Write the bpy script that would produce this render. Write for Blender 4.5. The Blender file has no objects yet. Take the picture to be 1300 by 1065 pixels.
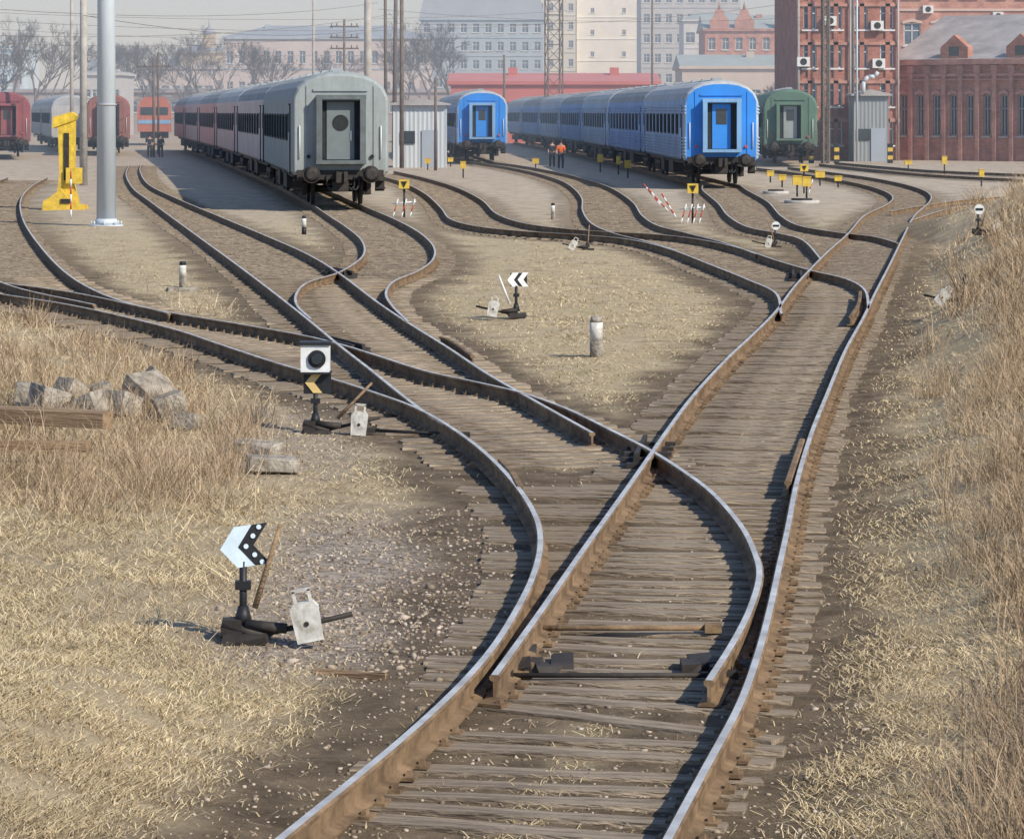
import bpy, math, random
import numpy as np
from mathutils import Vector, Matrix, kdtree
random.seed(7); rng=np.random.default_rng(7)
F=3700.; HZ=142.; CAM=3.13; RH=0.18
scene=bpy.context.scene; col=scene.collection
def gp(px,py,z=0.0):
    d=F*(CAM-z)/(py-HZ); return ((px-650)/F*d, d)
def at(px,d): return (px-650)/F*d
def zt(py,d): return CAM+(HZ-py)/F*d
# ---------------------------------------------------------------- materials
class NT:
    def __init__(s,name):
        s.m=bpy.data.materials.new(name); s.m.use_nodes=True; s.t=s.m.node_tree
        s.b=s.t.nodes['Principled BSDF']
    def n(s,typ,ins=None,**kw):
        nd=s.t.nodes.new(typ)
        for k,v in kw.items(): setattr(nd,k,v)
        for k,v in (ins or {}).items():
            if isinstance(v,bpy.types.NodeSocket): s.t.links.new(v,nd.inputs[k])
            else: nd.inputs[k].default_value=v
        return nd
    def l(s,a,b): s.t.links.new(a,b)
    def mix(s,f,a,b,blend='MIX'):
        nd=s.n('ShaderNodeMix',data_type='RGBA',blend_type=blend)
        for i,v in ((0,f),(6,a),(7,b)):
            if isinstance(v,bpy.types.NodeSocket): s.l(v,nd.inputs[i])
            else: nd.inputs[i].default_value=(v if i==0 else (*v,1))
        return nd.outputs[2]
    def ramp(s,f,a,b):
        nd=s.n('ShaderNodeMapRange',{0:f,1:a,2:b}); return nd.outputs[0]
def M(name,c,rough=.8,metal=0,var=.2,scale=3,bump=0,c2=None,stretch=(1,1,1),spec=.3,grime=0):
    t=NT(name); tc=t.n('ShaderNodeTexCoord')
    mp=t.n('ShaderNodeMapping',{0:tc.outputs['Object']}); mp.inputs['Scale'].default_value=stretch
    no=t.n('ShaderNodeTexNoise',{'Vector':mp.outputs[0],'Scale':scale,'Detail':8.,'Roughness':.65})
    f=t.ramp(no.outputs[0],.3,.7)
    lo=tuple(x*(1-var) for x in c); hi=c2 or tuple(min(1,x*(1+var)) for x in c)
    cc=t.mix(f,lo,hi)
    if grime:
        m2=t.n('ShaderNodeMapping',{0:tc.outputs['Object']}); m2.inputs['Scale'].default_value=(3,3,.35)
        g=t.n('ShaderNodeTexNoise',{'Vector':m2.outputs[0],'Scale':2.2,'Detail':9.,'Roughness':.7})
        z=t.n('ShaderNodeSeparateXYZ',{0:tc.outputs['Object']}).outputs[2]
        low=t.n('ShaderNodeMapRange',{0:z,1:2.2,2:.9,3:0.,4:.5}).outputs[0]
        gf=t.n('ShaderNodeMath',{0:t.n('ShaderNodeMath',{0:t.ramp(g.outputs[0],.42,.75),1:low},operation='ADD').outputs[0],1:grime},operation='MULTIPLY',use_clamp=True).outputs[0]
        cc=t.mix(gf,cc,(.17,.14,.115))
    t.l(cc,t.b.inputs['Base Color'])
    t.b.inputs['Roughness'].default_value=rough; t.b.inputs['Metallic'].default_value=metal
    t.b.inputs['Specular IOR Level'].default_value=spec
    if bump:
        n2=t.n('ShaderNodeTexNoise',{'Vector':mp.outputs[0],'Scale':scale*4,'Detail':8.})
        bp=t.n('ShaderNodeBump',{'Height':n2.outputs[0],'Strength':bump,'Distance':.05})
        t.l(bp.outputs[0],t.b.inputs['Normal'])
    return t.m
def brick(name,c,c2,mort):
    t=NT(name); tc=t.n('ShaderNodeTexCoord'); sx=t.n('ShaderNodeSeparateXYZ',{0:tc.outputs['Object']})
    ad=t.n('ShaderNodeMath',{0:sx.outputs[0],1:sx.outputs[1]},operation='ADD')
    cb=t.n('ShaderNodeCombineXYZ',{0:ad.outputs[0],1:sx.outputs[2]})
    br=t.n('ShaderNodeTexBrick',{'Vector':cb.outputs[0],'Scale':1.,'Mortar Size':.012,'Brick Width':.26,'Row Height':.085,'Color1':(*c,1),'Color2':(*c2,1),'Mortar':(*mort,1)})
    no=t.n('ShaderNodeTexNoise',{'Vector':tc.outputs['Object'],'Scale':.9,'Detail':9.,'Roughness':.7})
    f=t.ramp(no.outputs[0],.35,.68)
    t.l(t.mix(f,(.58,.52,.50),(1.12,1.1,1.07)),(m:=t.n('ShaderNodeMix',data_type='RGBA',blend_type='MULTIPLY')).inputs[7])
    m.inputs[0].default_value=1; t.l(br.outputs[0],m.inputs[6]); t.l(m.outputs[2],t.b.inputs['Base Color'])
    t.b.inputs['Roughness'].default_value=.9
    return t.m
steel=M('rail_steel',(.48,.44,.38),.42,.35,.25,3.5,c2=(.78,.77,.74),spec=.5)
rust=M('rail_rust',(.13,.08,.045),.85,0,.4,4,.3,c2=(.31,.205,.115))
wood=M('sleeper_wood',(.20,.145,.10),.95,0,.5,5,.6,c2=(.47,.375,.27),stretch=(1,7,3))
iron=M('dark_iron',(.05,.043,.038),.7,.3,.4,8)
black=M('black_paint',(.02,.02,.022),.5,0,.3,6)
rubber=M('rubber',(.03,.032,.034),.8,0,.3,6,spec=.15)
white=M('white_paint',(.72,.72,.68),.55,0,.18,9,c2=(.82,.82,.8))
dwhite=M('dirty_white_paint',(.55,.50,.40),.7,0,.45,12,c2=(.78,.76,.70))
yellow=M('yellow_paint',(.70,.47,.05),.65,0,.3,6,grime=.2)
red=M('red_paint',(.50,.07,.05),.5,0,.2,5)
orange=M('orange_cloth',(.85,.16,.03),.8,0,.1)
dark_cloth=M('dark_cloth',(.03,.035,.05),.9,0,.2)
skin=M('skin',(.5,.3,.22),.6,0,.1)
galv=M('galvanised_steel',(.52,.56,.59),.5,.05,.10,3,stretch=(1,1,.2))
conc=M('concrete',(.42,.39,.35),.9,0,.25,2,.3)
chunk=M('weathered_concrete',(.22,.185,.145),.95,0,.5,7,.6,c2=(.50,.44,.36))
timber=M('old_timber',(.26,.16,.09),.9,0,.35,4,.5,c2=(.44,.30,.18),stretch=(.3,5,5))
polewood=M('pole_wood',(.16,.13,.11),.9,0,.3,3,.3)
glass=M('dark_glass',(.03,.04,.05),.12,0,.3,1,spec=.6)
cglass=M('coach_window_glass',(.035,.045,.055),.6,0,.3,1,spec=0)
fglass=M('haze_tinted_glass',(.12,.15,.19),.25,0,.4,.4,spec=.5)  # distance haze mixed into the pane colour
frame=M('window_frame_paint',(.70,.70,.68),.6,0,.08)
greyp=M('grey_coach_paint',(.31,.34,.335),.8,0,.12,1.5,grime=.35,spec=.08)
greyp2=M('coach_door_paint',(.16,.185,.185),.7,0,.12,2)
greyp3=M('gangway_frame_paint',(.12,.135,.135),.8,0,.25,3)
pinkA=M('faded_mauve_coach_paint',(.64,.48,.44),.9,0,.15,1.2,grime=.4,spec=0)
pinkB=M('faded_red_coach_paint',(.66,.38,.34),.9,0,.15,1.2,grime=.4,spec=0)
pinkC=M('faded_grey_coach_paint',(.60,.52,.49),.9,0,.15,1.2,grime=.4,spec=0)
bluep=M('bright_blue_coach_paint',(.03,.24,.68),.55,0,.15,1,grime=.22)
bluel=M('light_blue_paint',(.20,.38,.60),.6,0,.1,1,grime=.3)
bluesA=M('blue_side_coach_paint',(.36,.46,.60),.9,0,.2,1,grime=.35,spec=0)
bluesB=M('faded_blue_side_coach_paint',(.26,.38,.60),.9,0,.2,1,grime=.35,spec=0)
greenp=M('green_coach_paint',(.11,.19,.145),.7,0,.15,1,grime=.4,spec=.1)
maroon=M('maroon_coach_paint',(.27,.09,.10),.8,0,.2,1,grime=.35,spec=.1)
brownr=M('brown_red_coach_paint',(.31,.14,.12),.8,0,.2,1,grime=.4,spec=.1)
ltgrey=M('pale_coach_paint',(.52,.52,.51),.8,0,.15,1,grime=.4,spec=0)
roofg=M('coach_roof_grey',(.40,.42,.43),.9,0,.2,1.2,spec=0)
roofd=M('coach_roof_dark',(.30,.32,.33),.9,0,.25,1.2,spec=0)
locored=M('orange_red_paint',(.45,.14,.09),.6,0,.15,1,grime=.3)
bark=M('bark',(.18,.15,.135),.9,0,.3,3)
# ---------------------------------------------------------------- mesh builder
class MB:
    def __init__(s): s.v=[];s.f=[];s.m=[];s.s=[]
    def face(s,idx,m=0,sm=False): s.f.append(idx);s.m.append(m);s.s.append(sm)
    def poly(s,pts,m=0):
        b=len(s.v); s.v+=[tuple(p) for p in pts]; s.face(list(range(b,b+len(pts))),m)
    def box(s,c,size,m=0,rot=None,jit=0,taper=1):
        b=len(s.v); x,y,z=[k/2 for k in size]
        for sx,sy,sz in ((-1,-1,-1),(1,-1,-1),(1,1,-1),(-1,1,-1),(-1,-1,1),(1,-1,1),(1,1,1),(-1,1,1)):
            t=taper if sz>0 else 1
            p=Vector((sx*x*t,sy*y*t,sz*z))
            if jit: p+=Vector([random.uniform(-jit,jit) for _ in range(3)])
            if rot: p=rot@p
            s.v.append(tuple(p+Vector(c)))
        for q in ((0,3,2,1),(4,5,6,7),(0,1,5,4),(1,2,6,5),(2,3,7,6),(3,0,4,7)): s.face([b+i for i in q],m)
    def cyl(s,p0,p1,r0,r1=None,n=12,m=0,caps=True):
        r1=r0 if r1 is None else r1
        p0=Vector(p0);p1=Vector(p1);d=(p1-p0).normalized()
        u=d.orthogonal().normalized();w=d.cross(u);b=len(s.v)
        for p,r in ((p0,r0),(p1,r1)):
            for i in range(n):
                a=2*math.pi*i/n; s.v.append(tuple(p+u*math.cos(a)*r+w*math.sin(a)*r))
        for i in range(n):
            j=(i+1)%n; s.face([b+i,b+j,b+n+j,b+n+i],m,n>5)
        if caps: s.face([b+i for i in range(n)][::-1],m); s.face([b+n+i for i in range(n)],m)
    def prism(s,poly,y0,y1,m=0):
        b=len(s.v);n=len(poly)
        for y in (y0,y1): s.v+=[(x,y,z) for x,z in poly]
        s.face([b+i for i in range(n)],m); s.face([b+n+i for i in range(n)][::-1],m)
        for i in range(n):
            j=(i+1)%n; s.face([b+i,b+n+i,b+n+j,b+j],m)
    def mesh(s,name,mats):
        me=bpy.data.meshes.new(name); me.from_pydata(s.v,[],s.f)
        for m in mats: me.materials.append(m)
        me.polygons.foreach_set('material_index',s.m); me.polygons.foreach_set('use_smooth',s.s)
        me.update(); return me
def ob(name,me,parent=None,loc=(0,0,0),rz=0):
    o=bpy.data.objects.new(name,me); col.objects.link(o); o.location=loc; o.rotation_euler[2]=rz
    if parent: o.parent=parent
    return o
def tag(o,label,cat,group=None):
    o['label']=label;o['category']=cat
    if group:o['group']=group
    return o
def thing(name,label,cat,loc=(0,0,0),rz=0,group=None):
    return tag(ob(name,None,None,loc,rz),label,cat,group)
def part(p,name,mb,*mats,loc=(0,0,0)): return ob(name,mb.mesh(name,mats),p,loc)
# ---------------------------------------------------------------- rails
R={
'BL':[(280,1125),(350,1068),(465,975),(530,920),(585,868),(625,822),(655,775),(677,730),(686,690),(680,655),(655,615),(620,578),(580,547),(530,518),(470,496),(420,480),(350,460),(280,437),(215,416),(100,389),(0,373),(-80,362)],
'AL':[(628,856),(660,812),(690,770),(740,698),(790,628),(825,578),(850,542),(880,502),(920,458),(955,425),(985,395),(1010,362),(1045,325),(1075,298),(1097,274),(1125,260),(1133,249),(1110,238),(1060,227),(1000,218),(960,213)],
'AR':[(820,1120),(845,1068),(895,975),(938,895),(962,830),(978,770),(990,715),(1000,670),(1012,610),(1030,550),(1050,500),(1073,445),(1095,405),(1112,370),(1130,335),(1147,300),(1160,275),(1180,256),(1180,246),(1160,237),(1115,227),(1050,218),(1000,212)],
'BR':[(900,862),(930,815),(952,772),(964,730),(958,700),(940,665),(905,625),(865,595),(825,570),(780,547),(720,518),(660,497),(600,483),(540,470),(480,451),(435,437),(385,425),(300,410),(205,394),(100,372),(0,358),(-80,348)],
'EL':[(585,549),(545,526),(510,500),(470,468),(430,437),(385,400),(340,365),(300,335),(260,306),(220,277),(190,255),(170,240),(160,222),(165,208)],
'ER':[(752,548),(680,508),(620,474),(570,441),(520,410),(478,382),(430,346),(390,322),(340,300),(280,275),(225,252),(190,235),(178,218),(180,207)],
'FL':[(395,404),(378,388),(376,373),(390,358),(430,345),(455,330),(463,318),(458,303),(440,288),(420,275),(401,262)],
'FR':[(518,408),(498,388),(490,372),(500,357),(530,344),(549,330),(551,314),(535,297),(505,280),(463,262)],
'GL':[(992,398),(985,372),(950,355),(900,335),(850,316),(800,304),(740,298),(660,293),(605,287),(572,278),(560,264),(540,246),(510,231),(470,220)],
'GR':[(1103,392),(1098,368),(1075,354),(1030,343),(985,330),(940,315),(890,304),(830,297),(740,292),(670,284),(632,272),(612,254),(580,238),(540,226),(500,217)],
'HL':[(860,318),(820,306),(780,296),(752,284),(740,268),(738,250),(720,233),(690,222),(650,213),(597,205)],
'HR':[(960,322),(920,308),(870,295),(835,286),(815,273),(803,256),(775,238),(735,225),(700,217),(660,210),(629,206)],
'IL':[(1042,328),(1020,305),(990,296),(950,288),(925,274),(912,258),(893,242),(892,235)],
'IR':[(1140,308),(1110,300),(1060,294),(1015,286),(992,274),(975,256),(950,242),(940,235)],
'JL':[(1130,268),(1165,262),(1230,253),(1330,246)],
'JR':[(1156,280),(1200,266),(1240,261),(1330,256)],
'KL':[(1060,206),(1130,212),(1200,217),(1330,222)],
'KR':[(1040,208),(1110,215),(1190,222),(1330,229)],
'CL':[(120,386),(20,364),(-30,340),(-50,308),(-58,280),(-45,255),(-20,238),(10,225)],
'CR':[(215,397),(150,380),(105,360),(75,338),(48,308),(30,280),(26,255),(38,238),(60,225)],
}
AX={'grey':[(-5.36,91),(-8.35,115),(-11.65,139),(-15.06,163),(-18.6,187),(-22.2,211),(-25.7,235)],
'blue':[(8.4,117),(7.8,141),(6.87,165),(6.0,189),(4.95,213),(3.7,237),(2.3,261),(.9,285)],
'blue2':[(-1.78,173),(-3.3,197),(-4.3,221)]}
def catmull(p,n=10):
    p=[np.array(q,float) for q in p]; p=[2*p[0]-p[1]]+p+[2*p[-1]-p[-2]]; out=[]
    for i in range(1,len(p)-2):
        a,b,c,d=p[i-1:i+3]
        for k in range(n):
            t=k/n; out.append(.5*((2*b)+(-a+c)*t+(2*a-5*b+4*c-d)*t*t+(-a+3*b-3*c+d)*t**3))
    out.append(p[-2]); return out
def resample(p,step):
    p=np.array(p); s=np.r_[0,np.cumsum(np.hypot(*np.diff(p,axis=0).T))]
    n=max(2,int(s[-1]/step)+1); t=np.linspace(0,s[-1],n)
    return np.c_[np.interp(t,s,p[:,0]),np.interp(t,s,p[:,1])]
def trace(px,tail=[]):
    return [gp(a,b,RH) for a,b in catmull(px)]+tail
tails={}
for k,ax,sg in (('FL','grey',-1),('FR','grey',1),('IL','blue',-1),('IR','blue',1),('HL','blue2',-1),('HR','blue2',1)):
    tails[k]=[(x+sg*.76,y) for x,y in AX[ax][1:]]
W={k:resample(trace(v,tails.get(k,[])),.25) for k,v in R.items()}
prof=[(-.058,.02),(.058,.02),(.058,.03),(.009,.045),(.009,.122),(.026,.132),(.029,.150),(.019,.16),(-.019,.16),(-.029,.150),(-.026,.132),(-.009,.122),(-.009,.045),(-.058,.03)]
def sweep(name,pts,prof,z,mats,topidx=(7,)):
    pts=np.array(pts); t=np.gradient(pts,axis=0); t/=np.maximum(1e-6,np.hypot(t[:,0],t[:,1]))[:,None]
    n=np.c_[t[:,1],-t[:,0]]; k=len(prof); V=[];Fc=[];mi=[]
    for i in range(len(pts)):
        for x,zz in prof: V.append((pts[i,0]+n[i,0]*x,pts[i,1]+n[i,1]*x,z+zz))
    for i in range(len(pts)-1):
        for j in range(k):
            jj=(j+1)%k; Fc.append((i*k+j,i*k+jj,(i+1)*k+jj,(i+1)*k+j)); mi.append(1 if j in topidx else 0)
    Fc.append(tuple(range(k))[::-1]); mi.append(0); Fc.append(tuple((len(pts)-1)*k+j for j in range(k))); mi.append(0)
    me=bpy.data.meshes.new(name); me.from_pydata(V,[],Fc)
    for m in mats: me.materials.append(m)
    me.polygons.foreach_set('material_index',mi); me.update(); return ob(name,me)
railobj={}
for i,(k,p) in enumerate(W.items()):
    o=sweep('rail',p,prof,RH-.16-(i%7)*.0015,[rust,steel])
    tag(o,{'A':'worn steel rail with polished top on wooden sleepers','B':'curved rusty steel rail with polished top through the switch'}.get(k[0],'rusty winding steel rail on wooden sleepers'),'rail','rails of the railway yard')
    railobj[k]=o
for pts in ([(1000,612),(1009,585),(1018,558)],[(660,618),(650,600),(636,584)],[(600,452),(575,434),(560,428)],[(1080,402),(1090,385),(1092,370)]):
    o=sweep('check_rail',resample(trace(pts),.25),prof,RH-.15,[rust,rust]); tag(o,'short rusty check rail beside running rail','check rail','check rails')
# sleepers
def Xat(k,y):
    p=W[k]; i=np.argsort(p[:,1]); return float(np.interp(y,p[i,1],p[i,0]))
leftA=np.array(resample(trace(R['BL'][:5])+trace(R['AL']),.25))
tracks=[('A',leftA,W['AR'],[('BL',-1,15.5,24),('GL',-1,43,54)],'AL','AR'),('B',W['BL'],W['BR'],[('ER',1,25,37)],'BL','BR'),
('E',W['EL'],W['ER'],[('FR',1,41,54)],'EL','ER'),('G',W['GL'],W['GR'],[],'GL','GR'),('F',W['FL'],W['FR'],[],'FL','FR'),('H',W['HL'],W['HR'],[],'HL','HR'),
('I',W['IL'],W['IR'],[],'IL','IR'),('C',W['CL'],W['CR'],[],'CL','CR'),('J',W['JL'],W['JR'],[],'JL','JR'),('K',W['KL'],W['KR'],[],'KL','KR')]
SL=[]; plates={}
for nm,L,Rr,ext,kl,kr in tracks:
    for r in resample(Rr,.31 if nm in 'AB' else .42):
        if r[1]>170: continue
        d=np.hypot(*(L-r).T); i=int(d.argmin())
        if d[i]>3.2 or d[i]<.5: continue
        l=L[i]; c=(l+r)/2; u=(r-l)/np.hypot(*(r-l)); hl=hr=1.18
        if nm=='A':
            hr=random.uniform(.90,.98)
            if c[1]<15.5: hl=random.uniform(.88,.96)
        for ek,sg,y0,y1 in ext:
            if y0<c[1]<y1:
                xo=Xat(ek,c[1]); q=abs((xo-c[0])/max(.5,abs(u[0])))+.4
                if sg<0 and xo<c[0]: hl=max(hl,min(q,5))
                if sg>0 and xo>c[0]: hr=max(hr,min(q,5))
        ok=True
        for (c2,u2,a,b,_) in SL[-900:] if c[1]>40 else SL:
            e=c-c2
            if abs(e[0])>5 or abs(e[1])>3: continue
            al=e@u2; pe=abs(e[0]*u2[1]-e[1]*u2[0])
            if -a-.2<al<b+.2 and pe<.25: ok=False;break
        if not ok: continue
        SL.append((c,u,hl,hr,nm))
        for k,p in ((kl,l),(kr,r)):
            if p[1]<60: plates.setdefault(k,[]).append((p,u))
SL.sort(key=lambda s:s[0][1])
svar=[]
for i in range(8):
    mb=MB(); mb.box((0,0,-.022),(1,.145,.12),jit=.008,taper=.99); svar.append(mb.mesh('sleeper',[wood]))
stuff=MB()
for i,(c,u,a,b,nm) in enumerate(SL):
    ln=a+b+random.uniform(-.05,.05); cc=c+u*((b-a)/2+random.uniform(-.02,.02)); an=math.atan2(u[1],u[0])+random.uniform(-.02,.02)
    z=random.uniform(-.010,.003)
    if i<300:
        o=ob('sleeper',svar[i%8],None,(cc[0],cc[1],z),an); o.scale=(ln,random.uniform(.8,1.15),1); o.rotation_euler[1]=random.uniform(-.004,.004)
        tag(o,'long weathered timber sleeper under the switch' if ln>3 else 'weathered grey brown timber sleeper half buried in soil','railway sleeper','timber sleepers under the rails')
    else: stuff.box((cc[0],cc[1],z-.022),(ln,.16,.12),rot=Matrix.Rotation(an,3,'Z'))
o=ob('sleepers',stuff.mesh('sleepers',[wood])); o['kind']='stuff'; tag(o,'distant rows of weathered timber sleepers','railway sleepers')
for k,pl in plates.items():
    mb=MB()
    for p,u in pl:
        an=math.atan2(u[1],u[0]); rm=Matrix.Rotation(an,3,'Z')
        mb.box((p[0],p[1],.042),(.23,.10,.016),rot=rm)
        for sx in (-.08,.08):
            q=rm@Vector((sx,0,0)); mb.box((p[0]+q[0],p[1]+q[1],.058),(.03,.05,.024),rot=rm,taper=.7)
    o=part(railobj[k],'fastenings',mb,rust); o['kind']='stuff'
# switch hardware
def bar(name,label,a,b,r,m,z=.07,cat='switch rod'):
    p=gp(*a,z);q=gp(*b,z); mb=MB(); mb.cyl((*p,z),(*q,z),r,n=8)
    mb.box((*p,z),(.10,.08,.05)); mb.box((*q,z),(.10,.08,.05))
    return tag(part(None,name,mb,m),label,cat,'switch rods')
bar('switch_rod','dark iron rod joining the switch blades',(640,857),(925,857),.014,iron,.062)
bar('switch_rod','brown iron stretcher rod between rails',(676,797),(905,797),.016,rust,.07)
bar('switch_rod','dark iron rod beside the switch',(470,546),(590,552),.016,iron,.06)
def frog(px,py,ang,label):
    x,y=gp(px,py,.1); mb=MB(); mb.box((0,0,.06),(.30,1.7,.05)); mb.prism([(-.10,.07),(-.06,.07),(-.05,.165),(-.09,.165)],-.8,.7,0); mb.prism([(.06,.07),(.10,.07),(.09,.165),(.05,.165)],-.8,.7,0)
    for yy in (-.6,-.2,.2,.6): mb.box((0,yy,.095),(.42,.1,.03))
    o=part(None,'rail_crossing',mb,iron,loc=(x,y,0)); o.rotation_euler[2]=ang; tag(o,label,'rail crossing','rail crossings')
frog(824,572,-.1,'dark iron crossing where two rails meet'); frog(432,438,.35,'dark iron crossing in weedy track'); frog(430,346,.3,'dark iron crossing in weedy track'); frog(1012,350,-.1,'dark iron crossing where two rails meet')
for px,py,n_ in ((652,858,6),(905,858,5),(662,835,3)):
    mb=MB()
    for a in range(n_): mb.box((a*.08-.15,(a%2)*.14,.045),(.12,.24,.05),jit=.025)
    x,y=gp(px,py); tag(part(None,'switch_plate',mb,iron,loc=(x+.02,y,0)),'greasy black slide plates at the switch blade','switch plate')
# ---------------------------------------------------------------- terrain
kd=kdtree.KDTree(sum(len(p) for p in W.values())); n=0
for p in W.values():
    for q in p: kd.insert((q[0],q[1],0),n); n+=1
kd.balance()
def dist(x,y): return np.array([kd.find((a,b,0))[2] for a,b in zip(x,y)])
AR=W['AR']; ia=np.argsort(AR[:,1]); aY=AR[ia,1]; aX=AR[ia,0]
def nz(x,y): return (np.sin(x*1.7+1.3*np.sin(y*.9))+np.sin(y*1.1+1.7*np.sin(x*.8+2))+.5*np.sin(x*4.1+y*3.3)+.5*np.sin(3.7*y-2.9*x+1))/3
def ss(a,b,x): t=np.clip((x-a)/(b-a),0,1); return t*t*(3-2*t)
def hgt(x,y,dr):
    xr=np.interp(np.clip(y,11,66),aY,aX)
    off=ss(.75,2.0,dr)
    h=off*(.045+.035*nz(x,y)+.014*nz(x*5,y*5))+(1-off)*(.009*nz(x*5.3,y*4.7)+.012)
    h+=.03*ss(.2,.6,x-xr)*(1-ss(50,70,y))
    far=1-ss(60,120,y); h*=.3+.7*far
    u=np.maximum(0,x-xr-.9+.2*np.sin(y*.35))
    slope=.28+.24*ss(18,50,y)
    bank=np.minimum(slope*u,1.0+.6*ss(20,55,y))*(1-ss(66,84,y))
    lb=.36*ss(-1.0,-2.6,x)*(1-ss(13.6,17.5,y))
    return h+bank*(1+.15*nz(x*1.5,y*1.5))+lb
def geo(a,b,s0,g):
    out=[a];s=s0
    while out[-1]<b: out.append(out[-1]+s); s*=g
    return out
ys=np.array([-60,-20,-5,3,8]+geo(10,4000,.09,1.0085)); 
xr_=geo(14,3500,.3,1.12); xl=[-v for v in geo(11,3500,.3,1.12)][::-1]
xs=np.array(xl+list(np.linspace(-10.8,13.8,235))+xr_)
X,Y=np.meshgrid(xs,ys); sh=X.shape; xf=X.ravel(); yf=Y.ravel()
dr=dist(xf,yf); Z=hgt(xf,yf,dr)
me=bpy.data.meshes.new('ground'); nv=len(xf)
idx=np.arange(nv).reshape(sh); q=np.stack([idx[:-1,:-1],idx[:-1,1:],idx[1:,1:],idx[1:,:-1]],-1).reshape(-1,4)
me.vertices.add(nv); me.vertices.foreach_set('co',np.c_[xf,yf,Z].ravel()); me.loops.add(q.size); me.loops.foreach_set('vertex_index',q.ravel())
me.polygons.add(len(q)); me.polygons.foreach_set('loop_start',np.arange(0,q.size,4)); me.polygons.foreach_set('use_smooth',np.ones(len(q),bool))
me.update(calc_edges=True)
def gravel(x,y):
    g=ss(-2.1,-1.3,x)*(1-ss(-.1,.5,x))*ss(15.3,16.8,y)*(1-ss(21,24,y))
    g2=ss(-3.2,-2.4,x)*(1-ss(-1.6,-1,x))*ss(24,25,y)*(1-ss(30,33,y))
    return np.maximum(g,.6*g2)
def addattr(me,name,v):
    a=me.attributes.new(name,'FLOAT','POINT'); a.data.foreach_set('value',np.asarray(v,np.float32))
addattr(me,'trk',(1-ss(.55,1.15,dr+.3*nz(xf*2,yf*2)))*(1-.45*ss(40,100,yf))); addattr(me,'grv',gravel(xf,yf)); addattr(me,'far',ss(55,110,yf))
t=NT('ground_soil'); tc=t.n('ShaderNodeTexCoord'); oc=tc.outputs['Object']
A=lambda n:t.n('ShaderNodeAttribute',attribute_name=n).outputs['Fac']
N=lambda s,d=8.,r=.6:t.n('ShaderNodeTexNoise',{'Vector':oc,'Scale':s,'Detail':d,'Roughness':r}).outputs[0]
n1=N(.45); n2=N(3.); n3=N(22.,10.,.75); n4=N(70.,6.,.8); n5=N(1.1,9.,.7)
c=t.mix(t.ramp(n2,.35,.65),(.40,.305,.19),(.72,.58,.37)); c=t.mix(t.ramp(n1,.42,.62),c,(.64,.51,.32))
moss=t.n('ShaderNodeMath',{0:t.ramp(n1,.54,.68),1:t.ramp(n2,.42,.6)},operation='MULTIPLY').outputs[0]
c=t.mix(t.n('ShaderNodeMath',{0:moss,1:.6},operation='MULTIPLY').outputs[0],c,(.30,.26,.10))
fc=t.mix(t.ramp(n5,.35,.65),(.40,.33,.26),(.74,.63,.50)); fc=t.mix(t.ramp(n2,.55,.7),fc,(.30,.245,.19))
c=t.mix(t.n('ShaderNodeMath',{0:A('far'),1:.85},operation='MULTIPLY').outputs[0],c,fc)
vor=t.n('ShaderNodeTexVoronoi',{'Vector':oc,'Scale':26.}); hsv=t.n('ShaderNodeSeparateColor',{0:vor.outputs['Color']})
gc=t.mix(hsv.outputs[0],(.25,.20,.155),(.62,.52,.42)); c=t.mix(A('grv'),c,gc)
tk=t.mix(t.ramp(n2,.35,.68),(.10,.072,.048),(.28,.21,.14)); tk=t.mix(t.ramp(n3,.58,.72),tk,(.40,.31,.21))
c=t.mix(t.n('ShaderNodeMath',{0:A('trk'),1:.92},operation='MULTIPLY').outputs[0],c,tk)
c=t.mix(t.ramp(n3,.3,.7),t.mix(.28,c,(.06,.04,.025)),c); c=t.mix(t.ramp(n4,.60,.80),c,(.76,.63,.44))
t.l(c,t.b.inputs['Base Color']); t.b.inputs['Roughness'].default_value=.95; t.b.inputs['Specular IOR Level'].default_value=.1
hs=t.n('ShaderNodeMath',{0:n3,1:n4},operation='ADD').outputs[0]
bp=t.n('ShaderNodeBump',{'Height':hs,'Strength':.7,'Distance':.05}); t.l(bp.outputs[0],t.b.inputs['Normal'])
me.materials.append(t.m); g=ob('ground',me); g['kind']='structure'
# ---------------------------------------------------------------- grass and stones
def trimesh(name,V,Fc,mat,tone=None):
    me=bpy.data.meshes.new(name); me.vertices.add(len(V)); me.vertices.foreach_set('co',V.ravel().astype(np.float32))
    me.loops.add(Fc.size); me.loops.foreach_set('vertex_index',Fc.ravel().astype(np.int32)); me.polygons.add(len(Fc)); me.polygons.foreach_set('loop_start',np.arange(0,Fc.size,3).astype(np.int32))
    me.update(calc_edges=True)
    if tone is not None: addattr(me,'tone',tone)
    me.materials.append(mat); return ob(name,me)
def tonemat(name,c0,c1):
    t=NT(name); a=t.n('ShaderNodeAttribute',attribute_name='tone').outputs['Fac']
    oc=t.n('ShaderNodeTexCoord').outputs['Object']; no=t.n('ShaderNodeTexNoise',{'Vector':oc,'Scale':.9,'Detail':4.}).outputs[0]
    base=t.mix(a,c0,c1); t.l(t.mix(t.ramp(no,.35,.68),t.mix(.42,base,(.26,.19,.105)),base),t.b.inputs['Base Color']); t.b.inputs['Roughness'].default_value=.85; t.b.inputs['Specular IOR Level'].default_value=.15; return t.m
strawm=tonemat('dry_grass_straw',(.40,.29,.15),(.90,.74,.46)); weedm=tonemat('dry_weed_stalk',(.32,.22,.13),(.84,.66,.43)); twigm=tonemat('dry_shrub_twig',(.17,.11,.07),(.66,.49,.32))
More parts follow.
